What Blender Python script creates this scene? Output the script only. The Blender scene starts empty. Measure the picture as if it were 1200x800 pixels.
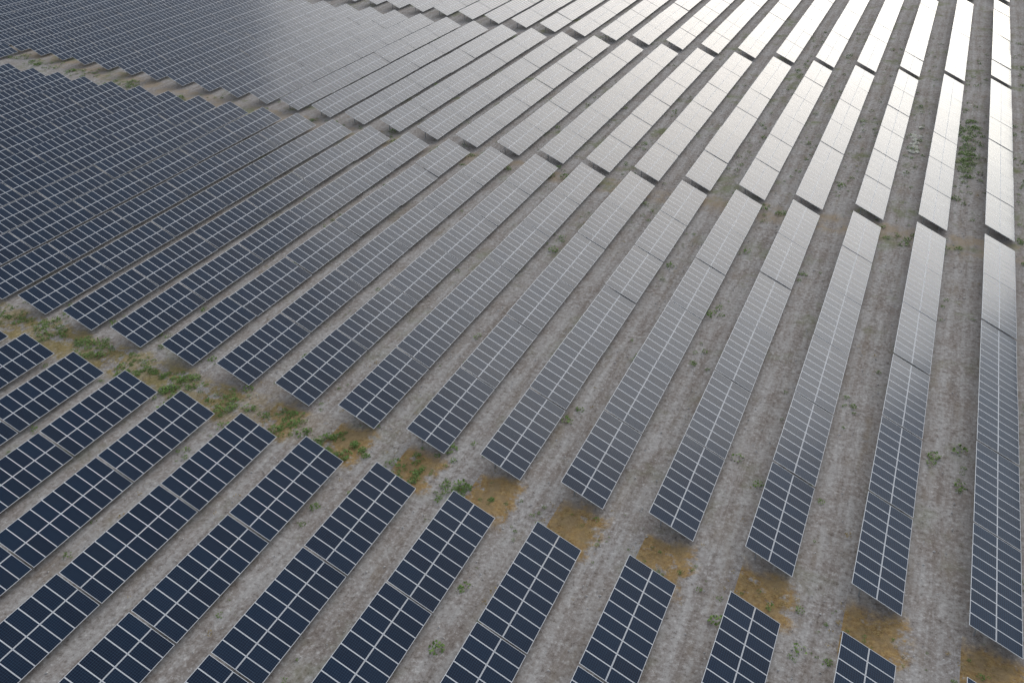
import bpy, math, random
import numpy as np
from mathutils import Vector, Matrix
random.seed(7); rng=np.random.default_rng(7)
S=bpy.context.scene; COL=S.collection
S.view_settings.view_transform='Standard'; S.view_settings.look='None'; S.view_settings.exposure=0

# ------------------------------------------------------------------ constants
P=7.755                 # row pitch
TH=math.radians(24.84)  # panel tilt (right side low)
HI=2.25                 # height of the high edge
NM=9; MOD=1.17; TGAP=0.17
TL=NM*MOD+TGAP          # table pitch along the row
SW=4.1                  # slope width
SUN_EL=22; SUN_AZ=3

def link(ob): COL.objects.link(ob); return ob

# ------------------------------------------------------------------ camera
f,yaw,pit,rol,cx,H=1042.2,math.radians(25.76),math.radians(33.14),math.radians(-1.97),-10.24,50.22
fw=Vector((-math.sin(yaw)*math.cos(pit),math.cos(yaw)*math.cos(pit),-math.sin(pit)))
r=Vector((math.cos(yaw),math.sin(yaw),0)); u=r.cross(fw)
r2=r*math.cos(rol)+u*math.sin(rol); u2=-r*math.sin(rol)+u*math.cos(rol)
cd=bpy.data.cameras.new("camera"); cam=link(bpy.data.objects.new("camera",cd))
cam.matrix_world=Matrix(((r2.x,u2.x,-fw.x,cx),(r2.y,u2.y,-fw.y,0),(r2.z,u2.z,-fw.z,H+HI),(0,0,0,1)))
cd.sensor_width=36; cd.lens=36*f/1200; cd.clip_end=6000; cd.clip_start=0.5
S.camera=cam

# ------------------------------------------------------------------ light
az,el=math.radians(SUN_AZ),math.radians(SUN_EL)
sv=Vector((math.sin(az)*math.cos(el),math.cos(az)*math.cos(el),math.sin(el)))
w=bpy.data.worlds.new("World"); S.world=w; w.use_nodes=True
nt=w.node_tree; bg=nt.nodes['Background']; sky=nt.nodes.new('ShaderNodeTexSky')
sky.sky_type='NISHITA'; sky.sun_disc=False; sky.sun_elevation=math.radians(SUN_EL); sky.sun_rotation=math.radians(SUN_AZ)
sky.air_density=1.0; sky.dust_density=1.0; sky.ozone_density=2.0
bg.inputs[1].default_value=0.09
# thin bright haze round the veiled sun
tcw=nt.nodes.new('ShaderNodeTexCoord')
dp=nt.nodes.new('ShaderNodeVectorMath'); dp.operation='DOT_PRODUCT'; nt.links.new(tcw.outputs['Generated'],dp.inputs[0]); dp.inputs[1].default_value=sv
def wm(op,a,b):
    x=nt.nodes.new('ShaderNodeMath'); x.operation=op
    for i,v in enumerate((a,b)):
        if isinstance(v,bpy.types.NodeSocket): nt.links.new(v,x.inputs[i])
        else: x.inputs[i].default_value=v
    return x.outputs[0]
c0=wm('MAXIMUM',dp.outputs['Value'],0.)
hazes=wm('ADD',wm('MULTIPLY',wm('POWER',c0,11.),1.5),.33)
bg2=nt.nodes.new('ShaderNodeBackground'); bg2.inputs[0].default_value=(1,.98,.945,1); nt.links.new(hazes,bg2.inputs[1])
nt.links.new(sky.outputs[0],bg.inputs[0])
ads=nt.nodes.new('ShaderNodeAddShader'); nt.links.new(bg.outputs[0],ads.inputs[0]); nt.links.new(bg2.outputs[0],ads.inputs[1])
nt.links.new(ads.outputs[0],nt.nodes['World Output'].inputs['Surface'])
sd=bpy.data.lights.new("sun",'SUN'); sun=link(bpy.data.objects.new("sun",sd))
sd.energy=.95; sd.angle=math.radians(48); sd.color=(1,0.965,0.905)
sun.rotation_euler=sv.to_track_quat('Z','Y').to_euler()

# ------------------------------------------------------------------ node helper
class NT:
    def __init__(s,name):
        s.m=bpy.data.materials.new(name); s.m.use_nodes=True; s.t=s.m.node_tree; s.n=s.t.nodes
        s.b=s.n['Principled BSDF']
    def new(s,t,**k):
        x=s.n.new(t)
        for a,b in k.items(): setattr(x,a,b)
        return x
    def set(s,sock,v):
        if isinstance(v,bpy.types.NodeSocket): s.t.links.new(v,sock)
        else: sock.default_value=v
    def math(s,op,a,b=0.0,c=0.0,clamp=False):
        x=s.new('ShaderNodeMath',operation=op,use_clamp=clamp)
        s.set(x.inputs[0],a); s.set(x.inputs[1],b); s.set(x.inputs[2],c); return x.outputs[0]
    def mix(s,fac,a,b):
        x=s.new('ShaderNodeMix',data_type='RGBA')
        s.set(x.inputs[0],fac); s.set(x.inputs[6],a); s.set(x.inputs[7],b); return x.outputs[2]
    def noise(s,vec,scale,detail=4,rough=.55):
        x=s.new('ShaderNodeTexNoise'); s.set(x.inputs['Vector'],vec); x.inputs['Scale'].default_value=scale
        x.inputs['Detail'].default_value=detail; x.inputs['Roughness'].default_value=rough; return x.outputs[0]
    def ss(s,v,a,b,lo=0.,hi=1.):
        x=s.new('ShaderNodeMapRange',interpolation_type='SMOOTHSTEP')
        s.set(x.inputs[0],v); s.set(x.inputs[1],a); s.set(x.inputs[2],b); s.set(x.inputs[3],lo); s.set(x.inputs[4],hi); return x.outputs[0]
    def scl(s,vec,v):
        x=s.new('ShaderNodeVectorMath',operation='MULTIPLY'); s.set(x.inputs[0],vec); x.inputs[1].default_value=v; return x.outputs[0]
def rgb(r,g,b): return (r,g,b,1)

# ------------------------------------------------------------------ panel material
def panel_mat():
    a=NT("solar_glass")
    uv=a.new('ShaderNodeUVMap',uv_map='module'); sp=a.new('ShaderNodeSeparateXYZ'); a.set(sp.inputs[0],uv.outputs[0])
    idn=a.new('ShaderNodeUVMap',uv_map='rnd'); si=a.new('ShaderNodeSeparateXYZ'); a.set(si.inputs[0],idn.outputs[0])
    U,V=sp.outputs[0],sp.outputs[1]      # metres inside one module, U along row, V up the slope
    def edge(x,L): return a.math('MINIMUM',x,a.math('SUBTRACT',L,x))
    e=a.math('MINIMUM',edge(U,MOD-.02),edge(V,2.035))
    frame=a.math('LESS_THAN',e,0.029)
    def line(x,per,wd):
        m=a.math('PINGPONG',x,per/2); return a.math('LESS_THAN',m,wd)
    l1=line(a.math('SUBTRACT',U,.035),(MOD-.09)/6,.006)
    l2=line(a.math('SUBTRACT',V,.037),(2.035-.074)/12,.007)
    ln=a.math('MAXIMUM',l1,l2)
    cell=a.mix(si.outputs[0],rgb(.0005,.007,.024),rgb(.0015,.013,.037))
    col=a.mix(a.math('MULTIPLY',ln,.6),cell,rgb(.05,.11,.18))
    tc=a.new('ShaderNodeTexCoord').outputs['Object']
    dust=a.ss(a.noise(tc,.5,2),.35,.75,.001,.009)
    dust=a.math('ADD',dust,a.math('MULTIPLY',a.ss(V,.0,.2,1.,0.),.012))
    col=a.mix(dust,col,rgb(.36,.33,.30))
    col=a.mix(frame,col,rgb(.88,.89,.90))
    a.set(a.b.inputs['Base Color'],col)
    rr=a.math('ADD',.15,a.math('MULTIPLY',si.outputs[1],.03))
    a.set(a.b.inputs['Roughness'],a.math('MAXIMUM',rr,a.math('MULTIPLY',frame,.45)))
    a.b.inputs['IOR'].default_value=1.42
    return a.m
def simple(name,col,rough=.5,metal=0.,nscale=3.,amt=.25):
    a=NT(name); tc=a.new('ShaderNodeTexCoord').outputs['Object']
    n=a.noise(tc,nscale,2)
    c=a.mix(n,rgb(*[x*(1-amt) for x in col]),rgb(*[min(1,x*(1+amt)) for x in col]))
    a.set(a.b.inputs['Base Color'],c); a.b.inputs['Roughness'].default_value=rough; a.b.inputs['Metallic'].default_value=metal
    return a.m
M_GLASS=panel_mat()
M_ALU=simple("aluminium_frame",(.7,.71,.72),.4,.1)
M_BACK=simple("panel_backsheet",(.6,.6,.6),.6)
M_STEEL=simple("galvanised_steel",(.38,.39,.40),.5,.5)

# ------------------------------------------------------------------ rows
ct,st=math.cos(TH),math.sin(TH)
class MB:
    def __init__(s): s.v=[];s.f=[];s.m=[];s.uv=[];s.id=[]
    def box(s,o,ax,ay,az,mats,uvr=None,idv=(0,0)):
        b=len(s.v)
        for k in (0,1):
            for (i,j) in ((0,0),(1,0),(1,1),(0,1)):
                s.v.append(tuple(o[c]+ax[c]*i+ay[c]*j+az[c]*k for c in range(3)))
        flip = ax.cross(ay).dot(az)<0
        fs=((4,5,6,7),(0,3,2,1),(0,1,5,4),(1,2,6,5),(2,3,7,6),(3,0,4,7))
        for n,fc in enumerate(fs):
            t=((0,0),(1,0),(1,1),(0,1)) if (n==0 and uvr) else ((.5,.5),)*4
            if flip: fc=fc[::-1]; t=t[::-1]
            s.f.append(tuple(b+q for q in fc)); s.m.append(mats[n] if n<2 else mats[2])
            for (p,q) in t: s.uv+=[p*uvr[0],q*uvr[1]] if uvr else [p,q]
            s.id+=list(idv)*4
    def done(s,name,mats):
        me=bpy.data.meshes.new(name); me.from_pydata(s.v,[],s.f)
        me.polygons.foreach_set('material_index',s.m)
        a=me.uv_layers.new(name='module'); a.data.foreach_set('uv',s.uv)
        c=me.uv_layers.new(name='rnd'); c.data.foreach_set('uv',s.id)
        for m in mats: me.materials.append(m)
        me.update(); return link(bpy.data.objects.new(name,me))
def build_row(k,y0,y1,from_top,detail=True):
    mb=MB(); X=-k*P; n=max(1,int(round((y1-y0)/TL)))
    rs=random.gauss(0,.12)
    for t in range(n):
        ys = (y1-(t+1)*TL) if from_top else (y0+t*TL)
        ys+=TGAP/2
        th=TH+math.radians(rs+random.gauss(0,.3)); sl=random.gauss(0,.0025); dz=random.gauss(0,.025)
        c,s_=math.cos(th),math.sin(th)
        L=NM*MOD
        zc=HI-SW/2*st; xc=X+SW/2*ct
        ay=Vector((0,1,sl)).normalized(); ax=Vector((-c,0,s_)); nz=ay.cross(ax)*-1
        if nz.z<0: nz=-nz
        O=Vector((xc,ys,zc+dz))
        for i in range(NM):
            for j in (0,1):
                o=O+ay*(i*MOD+.01)+ax*(-SW/2+j*SW/2+(.005 if j==0 else .02))
                jit=nz*random.gauss(0,.0015)
                A=ay*(MOD-.02)+nz*random.gauss(0,.002); B=ax*2.035+nz*random.gauss(0,.003)
                mb.box(o+jit,A,B,nz*.035,(0,2,1),(MOD-.02,2.035),(random.random(),random.random()))
        for q in ((-1.45,-.55,.55,1.45) if detail else ()):
            o=O+ax*(q-.03)-nz*.09; mb.box(o,ay*L,ax*.06,nz*.085,(3,3,3))
        for q in ((.12,.5,.88) if detail else (.15,.85)):
            o=O+ay*(L*q-.04)+ax*(-1.7)-nz*.19; mb.box(o,ay*.08,ax*3.4,nz*.095,(3,3,3))
            for p in (-1.15,1.15):
                b=O+ay*(L*q-.05)+ax*p-nz*.16
                mb.box(Vector((b.x-.05,b.y,-.3)),Vector((.1,0,0)),Vector((0,.1,0)),Vector((0,0,b.z+.3)),(3,3,3))
    return mb.done("solar_panel_row",[M_GLASS,M_ALU,M_BACK,M_STEEL])
def q(a,b,c,k,kc=14):
    if k<=kc: return a+b*k+c*k*k
    return a+b*kc+c*kc*kc+(b+2*c*kc)*(k-kc)
for k in range(-4,50):
    mbY=q(48.9,.627,-.004,k); mtY=q(111.55,-.067,.044,k); ltY=q(44.6,.504,.002,k)
    ubY=q(115.8,.22,.032,k); utY=q(177.6,.196,.05,k)
    if k<=22: build_row(k,ltY-5*TL,ltY,True)
    if k<=34: build_row(k,mbY,mtY,False)
    build_row(k,ubY,utY,False,k<12)
    y=utY+4.6
    for b in range(2 if k<24 else 1):
        build_row(k,y,y+6*TL,False,False); y+=6*TL+4.6

# ------------------------------------------------------------------ ground
def ground():
    a=NT("gravel_ground"); tc=a.new('ShaderNodeTexCoord').outputs['Object']
    sp=a.new('ShaderNodeSeparateXYZ'); a.set(sp.inputs[0],tc); X,Y=sp.outputs[0],sp.outputs[1]
    med=a.noise(tc,.3,4,.7); fine=a.noise(tc,2.4,4,.9)
    col=a.mix(a.ss(med,.3,.7),rgb(.29,.25,.22),rgb(.385,.36,.335))
    st_=a.noise(a.scl(tc,(1.4,.1,1)),1.,3,.75)
    col=a.mix(a.ss(st_,.45,.7,0,.5),col,rgb(.46,.435,.41))
    wob=a.math('MULTIPLY',a.math('SUBTRACT',a.noise(a.scl(tc,(.12,.03,1)),1.,0),.5),2.4)
    ph=a.math('FLOORED_MODULO',a.math('ADD',a.math('ADD',X,wob),P*100),P)
    def strip(c,wd):
        d=a.math('ABSOLUTE',a.math('SUBTRACT',ph,c)); return a.ss(d,wd*.4,wd,1,0)
    tr=a.math('MAXIMUM',strip(4.9,.3),strip(6.6,.3))
    trm=a.math('MULTIPLY',tr,a.ss(med,.35,.6,.1,.55))
    col=a.mix(trm,col,rgb(.46,.44,.415))
    col=a.mix(a.math('MULTIPLY',strip(5.75,.5),a.ss(st_,.35,.6,.4,0)),col,rgb(.20,.16,.13))
    col=a.mix(a.ss(fine,.5,.72,.0,.9),col,rgb(.66,.635,.60))
    col=a.mix(a.ss(fine,.49,.28,.0,.9),col,rgb(.11,.09,.075))
    def aisle(a0,s,a2,wd):
        c=a.math('ADD',a.math('ADD',a0,a.math('MULTIPLY',X,s)),a.math('MULTIPLY',a.math('MULTIPLY',X,X),a2))
        c=a.math('ADD',c,a.math('MULTIPLY',a.math('SUBTRACT',med,.5),5.))
        d=a.math('ABSOLUTE',a.math('SUBTRACT',Y,c)); return a.ss(d,wd*.6,wd*1.1,1,0)
    ph0=a.math('FLOORED_MODULO',a.math('ADD',X,P*100),P)
    left=a.ss(X,-45,-75,0,.8)
    pn=a.noise(tc,.45,4,.75)
    per=a.ss(a.math('ADD',a.math('ABSOLUTE',a.math('SUBTRACT',ph0,1.9)),a.math('MULTIPLY',a.math('SUBTRACT',pn,.5),5.)),1.9,2.8,1,0)
    n1=a.ss(a.math('SUBTRACT',pn,a.math('MULTIPLY',left,.1)),.32,.46)
    p1=a.math('MULTIPLY',a.math('MULTIPLY',aisle(46.9,-.0729,0,2.9),a.math('MAXIMUM',per,left)),n1)
    och=a.mix(a.ss(fine,.3,.7),rgb(.24,.135,.045),rgb(.50,.33,.125))
    och=a.mix(a.ss(pn,.4,.6,0,.6),och,rgb(.30,.225,.13))
    och=a.mix(left,och,a.mix(a.ss(fine,.3,.7),rgb(.18,.155,.06),rgb(.42,.33,.15)))
    col=a.mix(a.math('MULTIPLY',p1,.95),col,och)
    p2=a.math('MULTIPLY',aisle(113.6,-.01,.00063,3.2),a.ss(med,.4,.6))
    col=a.mix(a.math('MULTIPLY',p2,.6),col,rgb(.33,.235,.13))
    br=a.ss(a.noise(a.scl(tc,(.5,.12,1)),1.,3,.65),.54,.74,0,.4)
    col=a.mix(br,col,rgb(.25,.195,.13))
    g=a.math('MULTIPLY',a.ss(a.noise(tc,.11,4,.8),.53,.69),a.ss(Y,60,150,.25,.75))
    col=a.mix(g,col,rgb(.17,.195,.08))
    a.set(a.b.inputs['Base Color'],col); a.b.inputs['Roughness'].default_value=.95
    a.b.inputs['Specular IOR Level'].default_value=.1
    xs=np.concatenate([[-4000,-1500,-800],np.arange(-440,81,2.),[300,1000,3000]])
    ys=np.concatenate([[-2000,-500,-120],np.arange(-40,441,2.),[700,1500,5000]])
    V=[];F=[]
    for j,y in enumerate(ys):
        for i,x in enumerate(xs):
            inn=-440<=x<=80 and -40<=y<=440
            z=(rng.normal(0,.05)+.06*math.sin(x*.31+1.3*math.sin(y*.05))*math.cos(y*.11)) if inn else 0
            V.append((x,y,z))
    nx=len(xs)
    for j in range(len(ys)-1):
        for i in range(nx-1):
            F.append((j*nx+i,j*nx+i+1,(j+1)*nx+i+1,(j+1)*nx+i))
    me=bpy.data.meshes.new("ground"); me.from_pydata(V,[],F); me.materials.append(a.m)
    me.polygons.foreach_set('use_smooth',[True]*len(F)); me.update()
    link(bpy.data.objects.new("ground",me))
ground()

# ------------------------------------------------------------------ weeds
def clumps(name,pts,mat,nl=(18,40),size=(.15,.42)):
    V=[];F=[]
    for (x,y,sc) in pts:
        R=random.uniform(*size)*sc
        for _ in range(random.randint(*nl)):
            a_=random.uniform(0,6.283); rr=R*math.sqrt(random.random()); h=R*random.uniform(.1,1.0)*(1-.6*rr/R)
            px,py=x+rr*math.cos(a_),y+rr*math.sin(a_)
            l=R*random.uniform(.25,.5); d=Vector((random.gauss(0,1),random.gauss(0,1),random.uniform(.1,.6))).normalized()
            e=d.cross(Vector((0,0,1))+Vector((random.gauss(0,.4),random.gauss(0,.4),0))).normalized()*l*.4
            c=Vector((px,py,h)); b=len(V)
            V+= [tuple(c-d*l*.5),tuple(c+e),tuple(c+d*l*.6),tuple(c-e)]; F.append((b,b+1,b+2,b+3))
    me=bpy.data.meshes.new(name); me.from_pydata(V,[],F); me.materials.append(mat); me.update()
    link(bpy.data.objects.new(name,me))
M_WEED=simple("weed_leaves",(.14,.23,.045),.7,0,1.5,.5)
M_DRY=simple("dry_grass_blades",(.36,.26,.10),.8,0,1.5,.4)
def patchy(x,y,s=.35): return math.sin(x*s+1.7*math.sin(y*.21))+math.sin(y*s*1.3+x*.13)
pts=[]
for _ in range(1900):
    k=random.uniform(5,20); x=-k*P; y=46.9-.0729*x+random.gauss(0,2.2)
    if patchy(x,y,.9)>0: pts.append((x,y,random.uniform(.4,1.6)))
for _ in range(90):
    k=random.uniform(-2,6); x=-k*P; y=46.7-.0729*x+random.gauss(0,1.6); pts.append((x,y,random.uniform(.4,.9)))
for _ in range(900):
    k=random.uniform(-2,32); x=-k*P; y=(q(111.55,-.067,.044,k)+q(115.8,.22,.032,k))/2+random.gauss(0,1.7)
    if patchy(x,y,.4)>.2: pts.append((x,y,random.uniform(.8,2.1)))
for _ in range(3600):
    k=random.randint(-3,20); x=-k*P+random.choice([random.gauss(-.5,.5),random.gauss(4.6,.5),random.gauss(4.6,.5),random.uniform(4,7.7)]); y=random.uniform(10,200)
    if patchy(x,y,.37)>.4: pts.append((x,y,random.choice([.3,.4,.5,.7,.9,1.2,1.7])*random.uniform(.8,1.3)))
for _ in range(230):
    pts.append((random.gauss(-2.6,1.0),random.gauss(150,9),random.uniform(.5,1.7)))
for _ in range(260):
    k=random.randint(-1,5); pts.append((-k*P+random.gauss(5.6,.8),random.uniform(125,215),random.uniform(.5,1.6)))
clumps("weeds",pts,M_WEED)
pts=[]
for _ in range(1500):
    k=random.randint(-1,18); x=-k*P+random.uniform(-.8,4.6); y=46.9-.0729*x+random.gauss(0,1.5); pts.append((x,y,random.uniform(.3,.8)))
for _ in range(1500):
    k=random.randint(-3,16); x=-k*P+random.uniform(-3.5,.5); y=random.uniform(12,190)
    if patchy(x,y,.2)>.4: pts.append((x,y,random.uniform(.4,1.1)))
clumps("dry_grass",pts,M_DRY,(8,16),(.15,.4))

# ------------------------------------------------------------------ stones and rubble
def stones(name,pts,mat):
    V=[];F=[]
    for (x,y,s) in pts:
        b=len(V)
        vs=[(1,0,0),(-1,0,0),(0,1,0),(0,-1,0),(0,0,1),(0,0,-1)]
        rot=random.uniform(0,3.14)
        for (p,q_,w_) in vs:
            j=lambda: random.uniform(.6,1.2)
            p2,q2,w2=p*j()*s,q_*j()*s*.8,w_*j()*s*.6
            p2+=random.gauss(0,.15)*s;q2+=random.gauss(0,.15)*s
            V.append((x+p2*math.cos(rot)-q2*math.sin(rot),y+p2*math.sin(rot)+q2*math.cos(rot),w2+s*.2))
        for t in ((0,2,4),(2,1,4),(1,3,4),(3,0,4),(2,0,5),(1,2,5),(3,1,5),(0,3,5)): F.append(tuple(b+i for i in t))
    me=bpy.data.meshes.new(name); me.from_pydata(V,[],F); me.materials.append(mat); me.update()
    link(bpy.data.objects.new(name,me))
M_STONE=simple("pale_stone",(.55,.53,.5),.9,0,2,.3)
pts=[]
for _ in range(9000):
    k=random.randint(-3,14); x=-k*P+random.uniform(-3.6,.3); y=random.uniform(15,170); pts.append((x,y,random.choice([.05,.06,.07,.09,.13])))
stones("stones",pts,M_STONE)
M_RUB=simple("white_rubble",(.8,.77,.64),.8,0,2,.1)
stones("rubble_heap",[(-9.9+random.gauss(0,.4),148+random.gauss(0,3.0),random.uniform(.25,.55)) for _ in range(36)],M_RUB)
stones("rubble_heap",[(-2.2+random.gauss(0,.4),170+random.gauss(0,1.5),random.uniform(.12,.3)) for _ in range(10)],M_RUB)
print("ok")
